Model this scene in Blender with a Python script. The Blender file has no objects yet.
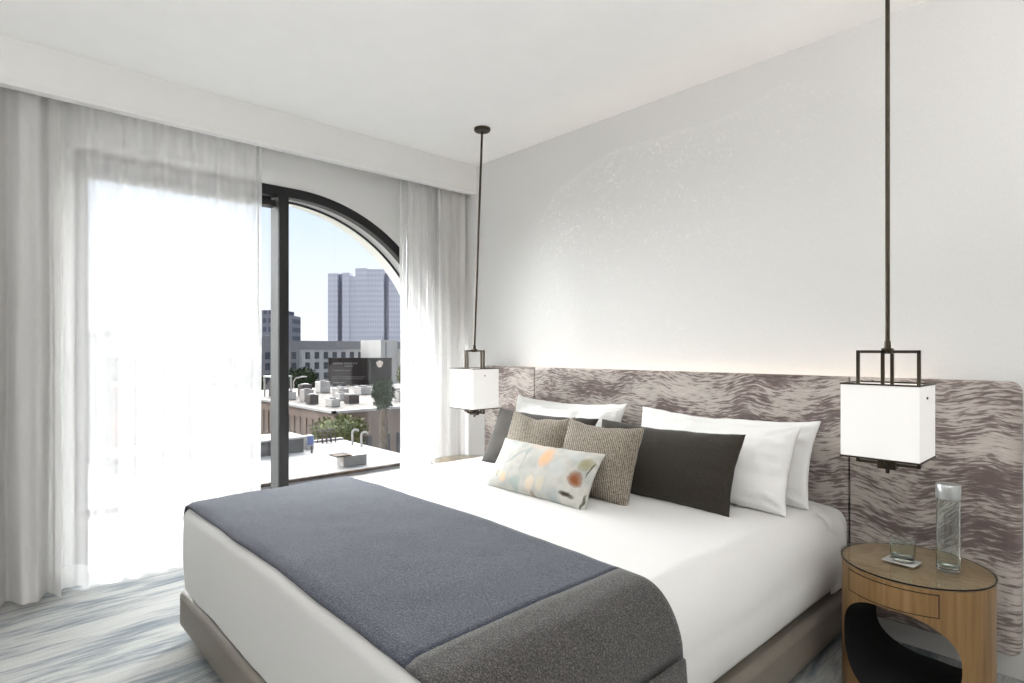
import bpy, bmesh, math, random
from mathutils import Vector, noise, Matrix
random.seed(7)
SC = bpy.context.scene
COL = SC.collection
R = math.radians
PI = math.pi

# ------------------------------------------------------------------ materials
def hexc(r, g, b):
    f = lambda c: (c/255/12.92) if c/255 <= .04045 else ((c/255+.055)/1.055)**2.4
    return (f(r), f(g), f(b), 1)

class NT:
    """small wrapper round a material's node tree"""
    def __init__(s, name):
        s.m = bpy.data.materials.new(name); s.m.use_nodes = True
        s.t = s.m.node_tree; s.t.nodes.clear()
        s.out = s.n('ShaderNodeOutputMaterial')
    def n(s, typ, **kw):
        nd = s.t.nodes.new(typ)
        for k, v in kw.items():
            if k.startswith('i_'):
                nd.inputs[k[2:].replace('_', ' ')].default_value = v
            else: setattr(nd, k, v)
        return nd
    def l(s, a, b): s.t.links.new(a, b)
    def math(s, op, a, b=None, c=None, clamp=False):
        nd = s.n('ShaderNodeMath', operation=op); nd.use_clamp = clamp
        for i, v in enumerate((a, b, c)):
            if v is None: continue
            if hasattr(v, 'is_output'): s.l(v, nd.inputs[i])
            else: nd.inputs[i].default_value = v
        return nd.outputs[0]
    def obj(s): return s.n('ShaderNodeTexCoord').outputs['Object']
    def mapping(s, vec, loc=(0,0,0), rot=(0,0,0), scale=(1,1,1)):
        nd = s.n('ShaderNodeMapping'); s.l(vec, nd.inputs[0])
        nd.inputs['Location'].default_value = loc; nd.inputs['Rotation'].default_value = rot; nd.inputs['Scale'].default_value = scale
        return nd.outputs[0]
    def noise(s, vec, scale, detail=2, rough=.5, dist=0):
        nd = s.n('ShaderNodeTexNoise'); s.l(vec, nd.inputs['Vector'])
        nd.inputs['Scale'].default_value = scale; nd.inputs['Detail'].default_value = detail
        nd.inputs['Roughness'].default_value = rough; nd.inputs['Distortion'].default_value = dist
        return nd.outputs['Fac']
    def ramp(s, fac, stops, interp='LINEAR'):
        nd = s.n('ShaderNodeValToRGB'); s.l(fac, nd.inputs[0]); cr = nd.color_ramp; cr.interpolation = interp
        while len(cr.elements) < len(stops): cr.elements.new(.5)
        for e, (p, c) in zip(cr.elements, stops):
            e.position = p; e.color = c if not isinstance(c, (int, float)) else (c, c, c, 1)
        return nd.outputs[0]
    def mix(s, fac, a, b, blend='MIX'):
        nd = s.n('ShaderNodeMix', data_type='RGBA', blend_type=blend)
        for sock, v in ((nd.inputs[0], fac), (nd.inputs[6], a), (nd.inputs[7], b)):
            if hasattr(v, 'is_output'): s.l(v, sock)
            else: sock.default_value = v
        return nd.outputs[2]
    def bump(s, h, strength=.3, dist=.01):
        nd = s.n('ShaderNodeBump'); s.l(h, nd.inputs['Height'])
        nd.inputs['Strength'].default_value = strength; nd.inputs['Distance'].default_value = dist
        return nd.outputs[0]
    def pr(s, color, rough=.6, metal=0, normal=None, spec=.5, sheen=0, emit=None, es=0):
        nd = s.n('ShaderNodeBsdfPrincipled')
        if hasattr(color, 'is_output'): s.l(color, nd.inputs['Base Color'])
        else: nd.inputs['Base Color'].default_value = color
        nd.inputs['Roughness'].default_value = rough; nd.inputs['Metallic'].default_value = metal
        nd.inputs['Specular IOR Level'].default_value = spec
        nd.inputs['Sheen Weight'].default_value = sheen
        if emit: nd.inputs['Emission Color'].default_value = emit; nd.inputs['Emission Strength'].default_value = es
        if normal is not None: s.l(normal, nd.inputs['Normal'])
        return nd.outputs[0]
    def done(s, sh): s.l(sh, s.out.inputs[0]); return s.m

def plain(name, col, rough=.6, metal=0, var=.06, scale=6, spec=.5, sheen=0):
    t = NT(name); f = t.noise(t.obj(), scale, 3)
    lo = tuple(c*(1-var) for c in col[:3]) + (1,); hi = tuple(min(1, c*(1+var)) for c in col[:3]) + (1,)
    return t.done(t.pr(t.ramp(f, [(.3, lo), (.7, hi)]), rough, metal, spec=spec, sheen=sheen))

M = {}
M['ceiling'] = plain('ceiling_paint', (.90,.897,.888,1), .9, var=.01, spec=.2)
M['paint'] = plain('wall_paint', (.72,.716,.708,1), .85, var=.01, spec=.2)
M['trimpaint'] = plain('trim_paint', (.74,.735,.72,1), .7, var=.01)
M['cream'] = plain('cream_render', (.86,.82,.74,1), .9, var=.03)
M['black'] = plain('black_aluminium', (.012,.012,.013,1), .45, var=.1, spec=.3)
M['mullionlit'] = plain('black_aluminium_lit_side', (.04,.04,.039,1), .7, .0, spec=.15, var=.06)  # paler copy of the black metal for the mullion's lit side
M['revealgrey'] = plain('reveal_grey', (.55,.54,.52,1), .6, var=.03)
M['bronze'] = plain('dark_bronze', (.055,.043,.03,1), .38, .75, var=.2, scale=20)

# headboard wall covering: faint pale flecks below a drifting outline
t = NT('mural_wallcovering'); o = t.obj()
sep = t.n('ShaderNodeSeparateXYZ'); t.l(o, sep.inputs[0])
xn = t.math('DIVIDE', sep.outputs[0], 4.0)
fc = t.n('ShaderNodeFloatCurve'); t.l(xn, fc.inputs['Value'])
cv = fc.mapping.curves[0]
pts = [(0,.55),(.24,.60),(.26,.73),(.32,.81),(.40,.855),(.49,.865),(.60,.862),(.66,.875),(.72,.885),(.80,.83),(1,.79)]
cv.points[0].location = pts[0]; cv.points[1].location = pts[-1]
for p in pts[1:-1]: cv.points.new(*p)
fc.mapping.update()
top = t.math('MULTIPLY', fc.outputs[0], 3.0)
below = t.math('SUBTRACT', top, sep.outputs[2])
wob = t.math('MULTIPLY', t.math('SUBTRACT', t.noise(o, 3, 2), .5), .12)
below = t.math('ADD', below, wob)
inside = t.ramp(below, [(0, 0), (.02, 1), (.35, .75), (1, .22)])
edge = t.ramp(below, [(0, 0), (.012, 1), (.05, 0)])
fl = t.ramp(t.noise(t.mapping(o, scale=(30, 1, 40)), 1, 3, .6, 1.5), [(.55, 0), (.66, 1)])
big = t.ramp(t.noise(o, 5, 3, .6), [(.36, 0), (.56, 1)])
f = t.math('MULTIPLY', t.math('MULTIPLY', fl, inside), t.math('ADD', t.math('MULTIPLY', big, .8), .2))
xm = t.ramp(xn, [(.22, 0), (.30, 1), (.55, .9), (.66, .4), (.86, .1)])
f = t.math('MULTIPLY', f, xm, clamp=True)
f = t.math('ADD', f, t.math('MULTIPLY', t.math('MULTIPLY', edge, xm), .18), clamp=True)
weave = t.noise(t.mapping(o, scale=(220, 1, 60)), 1, 2)
base = t.ramp(weave, [(.3, (.685,.678,.665,1)), (.7, (.72,.713,.70,1))])
M['mural'] = t.done(t.pr(t.mix(f, base, (.86,.85,.835,1)), .8, spec=.25))

# carpet: pale pile with blue grey streaks running along the window
t = NT('streaked_carpet'); o = t.obj()
w = t.noise(o, 2.2, 2); cmb = t.n('ShaderNodeCombineXYZ')
sep = t.n('ShaderNodeSeparateXYZ'); t.l(o, sep.inputs[0])
t.l(t.math('ADD', sep.outputs[0], t.math('MULTIPLY', w, .10)), cmb.inputs[0]); t.l(sep.outputs[1], cmb.inputs[1])
n1 = t.noise(t.mapping(cmb.outputs[0], scale=(46, 3.4, 1)), 1, 7, .72, .2)
n2 = t.noise(t.mapping(cmb.outputs[0], scale=(6, 1.3, 1), loc=(3.1, 1.7, 0)), 1, 3, .55)
s = t.math('ADD', t.math('MULTIPLY', n1, .6), t.math('MULTIPLY', n2, .62))
c = t.ramp(s, [(.52, (.48,.48,.465,1)), (.61, (.41,.415,.405,1)), (.675, (.26,.285,.30,1)), (.78, (.17,.20,.22,1)), (.86, (.06,.07,.08,1))])
g = t.noise(o, 260, 2)
c = t.mix(.35, c, t.ramp(g, [(.3, .25), (.7, 1.0)]), 'MULTIPLY')
M['carpet'] = t.done(t.pr(c, .95, normal=t.bump(g, .5, .006), spec=.1))

# headboard upholstery: brushed wavy taupe strokes on pale ground
t = NT('wavy_brushstroke_upholstery'); o = t.obj()
sep = t.n('ShaderNodeSeparateXYZ'); t.l(o, sep.inputs[0])
w1 = t.noise(t.mapping(o, scale=(2.6, 1, 1.2)), 1, 1)
w2 = t.noise(t.mapping(o, scale=(9, 1, 7)), 1, 1)
zz = t.math('ADD', sep.outputs[2], t.math('ADD', t.math('MULTIPLY', w1, .22), t.math('MULTIPLY', w2, .022)))
cmb = t.n('ShaderNodeCombineXYZ'); t.l(sep.outputs[0], cmb.inputs[0]); t.l(zz, cmb.inputs[2])
n1 = t.noise(t.mapping(cmb.outputs[0], scale=(15, 1, 105)), 1, 4, .6, .15)
n2 = t.noise(t.mapping(cmb.outputs[0], scale=(2.4, 1, 8)), 1, 3)
s = t.math('ADD', n1, t.math('MULTIPLY', t.math('SUBTRACT', n2, .5), .8))
c = t.ramp(s, [(.36, (.14,.108,.10,1)), (.46, (.205,.165,.155,1)), (.545, (.43,.385,.35,1)), (.8, (.52,.475,.435,1))])
M['headboard'] = t.done(t.pr(c, .85, normal=t.bump(n1, .15, .004), spec=.25, sheen=.1))
M['seam'] = plain('dark_seam', (.12,.1,.09,1), .9)

def fabric(name, col, var=.15, scale=500, bump=.3, rough=.9, sheen=.15, stretch=(1,1,1)):
    t = NT(name); o = t.mapping(t.obj(), scale=stretch); f = t.noise(o, scale, 2)
    lo = tuple(c*(1-var) for c in col[:3]) + (1,); hi = tuple(min(1, c*(1+var)) for c in col[:3]) + (1,)
    return t.done(t.pr(t.ramp(f, [(.35, lo), (.65, hi)]), rough, normal=t.bump(f, bump, .003), spec=.15, sheen=sheen))
M['linen'] = fabric('white_linen', (.70,.695,.685,1), .02, 300, .08)
M['pillowwhite'] = fabric('white_pillowcase', (.76,.755,.74,1), .02, 300, .08)
M['leather'] = plain('taupe_leather', (.20,.178,.15,1), .5, var=.05, scale=40, spec=.4)
M['plinth'] = plain('dark_plinth', (.03,.03,.03,1), .8)
M['darkcushion'] = fabric('charcoal_brown_weave', (.033,.028,.022,1), .3, 260, .4, sheen=.2)
def blanket_mat(name, a, b, c):
    t = NT(name); o = t.obj(); f = t.noise(o, 230, 3, .7)
    col = t.ramp(f, [(.30, a), (.5, b), (.68, c)])
    return t.done(t.pr(col, .95, normal=t.bump(f, .7, .006), spec=.1, sheen=.2))
M['blanketblue'] = blanket_mat('slate_blue_melange_wool', (.020,.024,.036,1), (.050,.056,.078,1), (.135,.145,.18,1))
M['blanketgrey'] = blanket_mat('warm_grey_melange_wool', (.020,.019,.019,1), (.058,.055,.054,1), (.165,.16,.155,1))
# woven taupe cushion: small herringbone
t = NT('taupe_herringbone_weave'); o = t.obj()
wv = t.n('ShaderNodeTexWave', wave_type='BANDS', bands_direction='DIAGONAL', wave_profile='SIN')
t.l(t.mapping(o, scale=(1, 1, .55)), wv.inputs['Vector']); wv.inputs['Scale'].default_value = 48; wv.inputs['Distortion'].default_value = 5; wv.inputs['Detail'].default_value = 3; wv.inputs['Detail Scale'].default_value = 6
gn = t.noise(o, 180, 2)
h = t.math('ADD', t.math('MULTIPLY', wv.outputs['Fac'], .55), t.math('MULTIPLY', gn, .6))
c = t.ramp(h, [(.25, (.085,.068,.050,1)), (.55, (.235,.198,.155,1)), (.8, (.42,.37,.305,1))])
M['taupeweave'] = t.done(t.pr(c, .9, normal=t.bump(h, .8, .006), spec=.15, sheen=.15))

# watercolour cushion print
t = NT('watercolour_leaf_print'); o = t.obj()
wn = t.n('ShaderNodeTexNoise'); t.l(o, wn.inputs['Vector']); wn.inputs['Scale'].default_value = 14; wn.inputs['Detail'].default_value = 3
vm = t.n('ShaderNodeVectorMath', operation='MULTIPLY_ADD'); t.l(wn.outputs['Color'], vm.inputs[0]); vm.inputs[1].default_value = (.05,.0,.05); t.l(o, vm.inputs[2])
wo = t.n('ShaderNodeVectorMath', operation='ADD'); t.l(vm.outputs[0], wo.inputs[0]); wo.inputs[1].default_value = (-.025, 0, -.025)
tint = t.noise(o, 9, 3)
col = t.ramp(tint, [(.3, (.40,.415,.39,1)), (.5, (.54,.525,.48,1)), (.72, (.36,.385,.38,1))])
BL = [(.58,.30,.042,.062,0,(.74,.42,.22,1),.85),(.47,.42,.040,.062,.2,(.44,.44,.41,1),.6),(.37,.84,.045,.036,-.2,(.33,.40,.38,1),.8),
      (.885,.53,.046,.040,.5,(.24,.085,.03,1),1),(.865,.83,.040,.014,.05,(.045,.032,.02,1),1),(.92,.27,.044,.030,-.5,(.28,.26,.13,1),.8),
      (.10,.42,.024,.030,-.5,(.74,.46,.26,1),.8),(.04,.80,.028,.034,.3,(.68,.54,.28,1),.8),(.23,.80,.026,.034,.2,(.72,.52,.32,1),.75),
      (.155,.76,.014,.028,.2,(.30,.30,.19,1),.8),(.29,.36,.085,.011,-.62,(.33,.36,.36,1),.8),(.385,.42,.0035,.075,0,(.2,.23,.22,1),.8),
      (.525,.80,.034,.042,.2,(.74,.60,.44,1),.7),(.63,.76,.028,.040,0,(.66,.58,.42,1),.6),(.965,.34,.0045,.045,.1,(.05,.045,.035,1),.9),(.985,.86,.006,.045,.1,(.05,.045,.03,1),.9),
      (.72,.42,.05,.05,0,(.60,.63,.63,1),.5),(.80,.16,.07,.022,.1,(.50,.53,.53,1),.6),(.46,.1,.06,.016,-.1,(.72,.52,.40,1),.4),(.20,.18,.06,.03,0,(.55,.6,.6,1),.5),(.56,.97,.02,.02,.2,(.3,.22,.16,1),.8)]
FW, FH = .64, .27
for (s_, v_, a_, b_, rot, cc, st) in BL:
    mp = t.n('ShaderNodeMapping', vector_type='TEXTURE'); t.l(wo.outputs[0], mp.inputs[0])
    mp.inputs['Location'].default_value = ((s_-.5)*FW, 0, (1-v_)*FH); mp.inputs['Rotation'].default_value = (0, rot, 0); mp.inputs['Scale'].default_value = (a_, 100, b_)
    ln = t.n('ShaderNodeVectorMath', operation='LENGTH'); t.l(mp.outputs[0], ln.inputs[0])
    fac = t.ramp(ln.outputs['Value'], [(.30, st), (.68, st*.72), (.84, st*.5), (1.0, 0)])
    col = t.mix(fac, col, cc)
M['watercolour'] = t.done(t.pr(col, .85, normal=t.bump(t.noise(o, 300, 2), .2, .002), spec=.2))

# sheer and drape cloth
def cloth(name, col, tran, transp, var=.05):
    t = NT(name); o = t.obj()
    f = t.noise(t.mapping(o, scale=(150, 150, 14)), 1, 3, .6)
    lo = tuple(c*(1-var) for c in col[:3]) + (1,)
    c = t.ramp(f, [(.3, lo), (.7, col)])
    d = t.n('ShaderNodeBsdfDiffuse'); t.l(c, d.inputs[0])
    tr = t.n('ShaderNodeBsdfTranslucent'); t.l(c, tr.inputs[0])
    tp = t.n('ShaderNodeBsdfTransparent')
    m1 = t.n('ShaderNodeMixShader'); m1.inputs[0].default_value = tran; t.l(d.outputs[0], m1.inputs[1]); t.l(tr.outputs[0], m1.inputs[2])
    m2 = t.n('ShaderNodeMixShader'); m2.inputs[0].default_value = transp; t.l(m1.outputs[0], m2.inputs[1]); t.l(tp.outputs[0], m2.inputs[2])
    if transp > 0:      # the weave closes up where the cloth is seen edge on
        lw = t.n('ShaderNodeLayerWeight'); lw.inputs[0].default_value = .5
        k = t.math('POWER', t.math('SUBTRACT', 1.0, lw.outputs['Facing'], clamp=True), .55)
        t.l(t.math('MULTIPLY', k, transp*1.25), m2.inputs[0])
    return t.done(m2.outputs[0])
M['sheer'] = cloth('sheer_voile', (.92,.92,.915,1), .12, .35)
M['sheerhem'] = cloth('sheer_voile_hem', (.92,.92,.915,1), .16, .2)
M['drape'] = cloth('pale_grey_drape', (.74,.73,.72,1), .30, 0)
M['drapehem'] = cloth('pale_grey_drape_hem', (.74,.73,.72,1), .15, 0)

# oak veneer
t = NT('oak_veneer'); o = t.obj()
f = t.noise(t.mapping(o, scale=(60, 60, 2.5)), 1, 4, .6, .4); g = t.noise(t.mapping(o, scale=(16, 16, 1)), 1, 2)
c = t.ramp(t.math('ADD', t.math('MULTIPLY', f, .6), t.math('MULTIPLY', g, .4)), [(.35, (.165,.09,.032,1)), (.55, (.245,.142,.056,1)), (.7, (.31,.19,.08,1))])
M['oak'] = t.done(t.pr(c, .45, spec=.4))
t = NT('oak_top_veneer'); o = t.obj()
f = t.noise(t.mapping(o, rot=(0,0,.5), scale=(5, 55, 1)), 1, 4, .6, .5)
M['oaktop'] = t.done(t.pr(t.ramp(f, [(.3, (.22,.14,.072,1)), (.6, (.36,.25,.135,1))]), .4, spec=.4))
M['lining'] = plain('black_lining', (.010,.010,.011,1), .8, spec=.2)
M['silver'] = plain('brushed_silver', (.52,.54,.54,1), .35, .9, var=.08, scale=60)
M['paper'] = plain('grey_paper', (.5,.5,.49,1), .7)
def thin_glass(name, tint=(1,1,1,1), lo=.04, hi=.45):
    t = NT(name)
    lw = t.n('ShaderNodeLayerWeight'); lw.inputs[0].default_value = .25
    tp = t.n('ShaderNodeBsdfTransparent'); tp.inputs[0].default_value = tint
    gl = t.n('ShaderNodeBsdfGlossy'); gl.inputs['Roughness'].default_value = .02; gl.inputs[0].default_value = (.95,.97,.97,1)
    mr = t.n('ShaderNodeMapRange'); t.l(lw.outputs['Fresnel'], mr.inputs[0]); mr.inputs[3].default_value = lo; mr.inputs[4].default_value = hi
    mx = t.n('ShaderNodeMixShader'); t.l(mr.outputs[0], mx.inputs[0]); t.l(tp.outputs[0], mx.inputs[1]); t.l(gl.outputs[0], mx.inputs[2])
    return t.done(mx.outputs[0])
M['pane'] = thin_glass('window_glass', (.98,.99,.99,1), .01, .10)
M['tableglass'] = thin_glass('table_glass', (.97,.98,.97,1), .025, .30)
t = NT('clear_glass'); g = t.n('ShaderNodeBsdfGlass'); g.inputs['IOR'].default_value = 1.45; g.inputs['Roughness'].default_value = 0; g.inputs[0].default_value = (.96,.985,.975,1)
M['glass'] = t.done(g.outputs[0])
# lamp shade: lit white linen over an inner lamp
t = NT('lit_lamp_shade')
M['shade'] = t.done(t.pr((.70,.695,.68,1), .8, spec=.1, emit=(1,.97,.93,1), es=.18))
t = NT('warm_led'); M['led'] = t.done(t.pr((1,1,1,1), .5, emit=(1,.78,.52,1), es=2.0))

# exterior
M['asphalt'] = plain('street_asphalt', (.16,.155,.15,1), .95, var=.2, scale=.3, spec=.05)
M['whiteroof'] = plain('white_membrane_roof', (.27,.26,.245,1), .9, var=.06, scale=1.2, spec=.05)
M['creamroof'] = plain('cream_roof', (.30,.27,.235,1), .9, var=.05, scale=2, spec=.05)
M['coping'] = plain('rusty_coping', (.07,.055,.045,1), .9, var=.5, scale=3, spec=.05)
M['louver'] = plain('grey_louvre', (.25,.25,.24,1), .6, .3, spec=.05)
M['unitwhite'] = plain('unit_white', (.36,.345,.32,1), .7, var=.1, spec=.05)
M['unitgrey'] = plain('unit_grey', (.3,.28,.26,1), .7, var=.15, spec=.05)
M['unitdark'] = plain('unit_dark', (.09,.075,.07,1), .7, var=.2, spec=.05)
M['brown'] = plain('brown_stucco', (.19,.145,.118,1), .9, var=.08, scale=1, spec=.05)
M['brownpanel'] = plain('brown_stucco_panel', (.17,.13,.105,1), .9, var=.1, scale=1, spec=.05)
M['browndark'] = plain('dark_shopfront_shed_shade', (.07,.065,.065,1), .6, var=.2, scale=1, spec=.05)
M['blue'] = plain('blue_panel', (.12,.15,.3,1), .6, spec=.05)
M['midwhite'] = plain('pale_facade', (.36,.355,.35,1), .9, var=.05, scale=.2, spec=.05)
M['midgrey'] = plain('grey_facade', (.19,.185,.19,1), .9, var=.06, scale=.2, spec=.05)
M['glassdark'] = plain('dark_window', (.06,.065,.075,1), .25, var=.3, scale=2, spec=.05)
M['billboard'] = plain('dark_billboard', (.022,.018,.018,1), .6, var=.3, scale=.4, spec=.05)
M['print'] = plain('pale_print', (.2,.19,.19,1), .7, spec=.05)
M['printlight'] = plain('light_print', (.55,.47,.40,1), .7, var=.3, scale=3, spec=.05)
M['leaf'] = plain('dark_foliage', (.022,.034,.016,1), .8, var=.6, scale=8, spec=.05)
M['leafolive'] = plain('olive_foliage', (.10,.11,.045,1), .8, var=.6, scale=8, spec=.05)
M['bark'] = plain('bark', (.12,.095,.07,1), .9, var=.3, scale=5, spec=.05)
M['redbrick'] = plain('red_render', (.22,.10,.08,1), .9, var=.15, spec=.05)
M['brownroof'] = plain('pale_gravel_roof', (.15,.135,.12,1), .9, var=.3, scale=1.5, spec=.05)
def facade(name, wall, win, sx, sz):
    t = NT(name); o = t.obj(); sep = t.n('ShaderNodeSeparateXYZ'); t.l(o, sep.inputs[0])
    a = t.math('FRACT', t.math('MULTIPLY', t.math('ADD', sep.outputs[0], sep.outputs[1]), sx)); b = t.math('FRACT', t.math('MULTIPLY', sep.outputs[2], sz))
    f = t.math('MULTIPLY', t.math('GREATER_THAN', a, .38), t.math('GREATER_THAN', b, .45))
    return t.done(t.pr(t.mix(f, wall, win), .8, spec=.1))
M['tower'] = facade('tower_window_grid', (.42,.42,.46,1), (.34,.345,.395,1), .45, .28)  # bluish tint of distance haze put into the tower's colours
M['towerlight'] = facade('tower_light_bay', (.42,.425,.46,1), (.36,.365,.41,1), .45, .28)
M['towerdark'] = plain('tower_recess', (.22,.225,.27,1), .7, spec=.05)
M['fartower'] = facade('far_tower_grid', (.16,.16,.18,1), (.07,.075,.10,1), .25, .22)

# ------------------------------------------------------------------ mesh helpers
class MB:
    def __init__(s): s.v = []; s.f = []; s.mi = []
    def add(s, verts, faces, mi=0):
        k = len(s.v); s.v += [tuple(p) for p in verts]; s.f += [tuple(i+k for i in f) for f in faces]; s.mi += [mi]*len(faces); return s
    def box(s, x0, x1, y0, y1, z0, z1, mi=0):
        return s.add([(x0,y0,z0),(x1,y0,z0),(x1,y1,z0),(x0,y1,z0),(x0,y0,z1),(x1,y0,z1),(x1,y1,z1),(x0,y1,z1)],
                     [(0,3,2,1),(4,5,6,7),(0,1,5,4),(1,2,6,5),(2,3,7,6),(3,0,4,7)], mi)
    def prism(s, poly, z0, z1, mi=0):
        n = len(poly); v = [(x,y,z0) for x,y in poly] + [(x,y,z1) for x,y in poly]
        f = [tuple(range(n-1,-1,-1)), tuple(range(n,2*n))] + [(i,(i+1)%n,(i+1)%n+n,i+n) for i in range(n)]
        return s.add(v, f, mi)
    def tube(s, pts, r, n=12, cap=True, mi=0):
        pts = [Vector(p) for p in pts]; rr = r if isinstance(r, (list, tuple)) else [r]*len(pts); v = []; f = []
        for i, p in enumerate(pts):
            d = (pts[min(i+1,len(pts)-1)] - pts[max(i-1,0)]).normalized()
            a = d.orthogonal().normalized() if i == 0 else (a - d*a.dot(d)).normalized()
            b = d.cross(a)
            for k in range(n):
                q = 2*PI*k/n; v.append(p + (a*math.cos(q) + b*math.sin(q))*rr[i])
        for i in range(len(pts)-1):
            for k in range(n): f.append((i*n+k, i*n+(k+1)%n, (i+1)*n+(k+1)%n, (i+1)*n+k))
        if cap: f += [tuple(range(n-1,-1,-1)), tuple(range((len(pts)-1)*n, len(pts)*n))]
        return s.add(v, f, mi)
    def lathe(s, prof, c=(0,0,0), n=48, mi=0, closed=False):
        v = []; f = []; m = len(prof)
        for k in range(n):
            q = 2*PI*k/n
            for r, z in prof: v.append((c[0]+r*math.cos(q), c[1]+r*math.sin(q), c[2]+z))
        for k in range(n):
            for j in range(m if closed else m-1):
                j2 = (j+1) % m; k2 = (k+1) % n
                f.append((k*m+j, k2*m+j, k2*m+j2, k*m+j2))
        if not closed:
            if prof[0][0] > 1e-5: f.append(tuple(k*m for k in range(n-1,-1,-1)))
            if prof[-1][0] > 1e-5: f.append(tuple(k*m+m-1 for k in range(n)))
        return s.add(v, f, mi)
    def build(s, name, mats, parent=None, bevel=0, smooth=False, seg=2, world=True, angle=35):
        """link as ONE mesh object; with a parent, coordinates are taken as world and made local to it"""
        off = Vector((0,0,0))
        if parent is not None and world:
            p = parent
            while p is not None: off += p.location; p = p.parent
        me = bpy.data.meshes.new(name)
        me.from_pydata([tuple(Vector(p)-off) for p in s.v], [], s.f); me.update()
        if not isinstance(mats, (list, tuple)): mats = [mats]
        for m in mats: me.materials.append(m)
        for p, i in zip(me.polygons, s.mi): p.material_index = i
        bm = bmesh.new(); bm.from_mesh(me); bmesh.ops.remove_doubles(bm, verts=bm.verts, dist=1e-5)
        bmesh.ops.recalc_face_normals(bm, faces=bm.faces); bm.to_mesh(me); bm.free()
        if smooth:
            for p in me.polygons: p.use_smooth = True
            if angle < 180: me.set_sharp_from_angle(angle=R(angle))
        o = bpy.data.objects.new(name, me); COL.objects.link(o)
        if parent is not None: o.parent = parent
        if bevel:
            md = o.modifiers.new('bevel', 'BEVEL'); md.width = bevel; md.segments = seg; md.limit_method = 'ANGLE'; md.angle_limit = R(40)
            for p in me.polygons: p.use_smooth = True
            me.set_sharp_from_angle(angle=R(35)); md.harden_normals = False
        return o

def tag(o, label, cat, group=None, kind=None):
    o['label'] = label; o['category'] = cat
    if group: o['group'] = group
    if kind: o['kind'] = kind
    return o
def thing(name, label, cat, loc=(0,0,0), group=None, kind=None):
    o = bpy.data.objects.new(name, None); COL.objects.link(o); o.location = loc; o.empty_display_size = .1
    return tag(o, label, cat, group, kind)
def struct(o, label, cat):
    tag(o, label, cat); o['kind'] = 'structure'; return o
def kids(o): return [c for c in bpy.data.objects if c.parent == o]
def copy_tree(o, parent=None):
    c = o.copy(); COL.objects.link(c)
    if parent is not None: c.parent = parent
    for ch in kids(o): copy_tree(ch, c)
    return c

# ------------------------------------------------------------------ room shell
CZ = 2.813
YB, XR = -6.0, 6.6          # the back and far side walls, behind the camera
struct(MB().box(-.42, XR+.2, YB-.2, .2, -.12, 0).build('floor', M['carpet']), 'pale grey carpet with blue grey streaks', 'floor')
struct(MB().box(-.42, XR+.2, YB-.2, .2, CZ, CZ+.25).build('ceiling', M['ceiling']), 'smooth white ceiling over the bed', 'ceiling')
struct(MB().box(0, XR, 0, .2, 0, CZ).build('wall_back', M['mural']), 'pale wall behind the headboard with faint white fleck mural', 'wall')
struct(MB().box(XR, XR+.2, YB, .2, 0, CZ).build('wall_right', M['paint']), 'plain pale wall behind the viewer opposite the window', 'wall')
struct(MB().box(-.42, XR, YB-.2, YB, 0, CZ).build('wall_front', M['paint']), 'plain pale wall opposite the headboard', 'wall')
struct(MB().box(3.76, XR, -.016, 0, 0, .13).build('baseboard_back', M['trimpaint'], bevel=.004), 'white baseboard to the right of the headboard', 'baseboard')
# window wall with a flat-topped opening that turns into an arch
AY, AR, AT = -1.37, 1.30, 2.433
JL = -2.62
def top_profile(rad, tz):
    pts = [(JL, tz), (AY, tz)]
    n = 40
    for i in range(1, n+1):
        a = PI/2*(1 - i/n); pts.append((AY + rad*math.cos(a), AT-1.314 + rad*math.sin(a)))
    return pts
prof = top_profile(AR, AT-.014)
mb = MB()
mb.box(-.10, 0, YB-.2, JL, 0, CZ); mb.box(-.42, -.10, YB-.2, JL-.24, 0, CZ); mb.box(-.42, -.10, JL-.24, JL, AT, CZ)
for (ya, za), (yb, zb) in zip(prof, prof[1:]):
    mb.add([(0,ya,za),(0,yb,zb),(0,yb,CZ),(0,ya,CZ)], [(0,1,2,3)]); mb.add([(-.42,ya,za),(-.42,yb,zb),(-.42,yb,CZ),(-.42,ya,CZ)], [(0,1,2,3)])
    mb.add([(0,ya,za),(0,yb,zb),(-.42,yb,zb),(-.42,ya,za)], [(0,1,2,3)], 1)
ye, ze = prof[-1]
mb.box(-.42, 0, ye, .2, 0, ze); mb.add([(0,ye,ze),(0,.2,ze),(0,.2,CZ),(0,ye,CZ)], [(0,1,2,3)]); mb.add([(-.42,ye,ze),(-.42,.2,ze),(-.42,.2,CZ),(-.42,ye,CZ)], [(0,1,2,3)])
wl = mb.build('wall_left', [M['paint'], M['cream']])
struct(wl, 'window wall with the tall arched opening', 'wall')
# fascia that hides the curtain track, with its proud lower trim
struct(MB().box(.31, .35, YB, 0, 2.59, CZ).build('trim_1', M['trimpaint']), 'deep white pelmet board above the curtains', 'trim')
struct(MB().box(.305, .366, YB, -.012, 2.575, 2.602).build('trim_2', M['trimpaint'], bevel=.004), 'slim white strip along the foot of the pelmet', 'trim')

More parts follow.
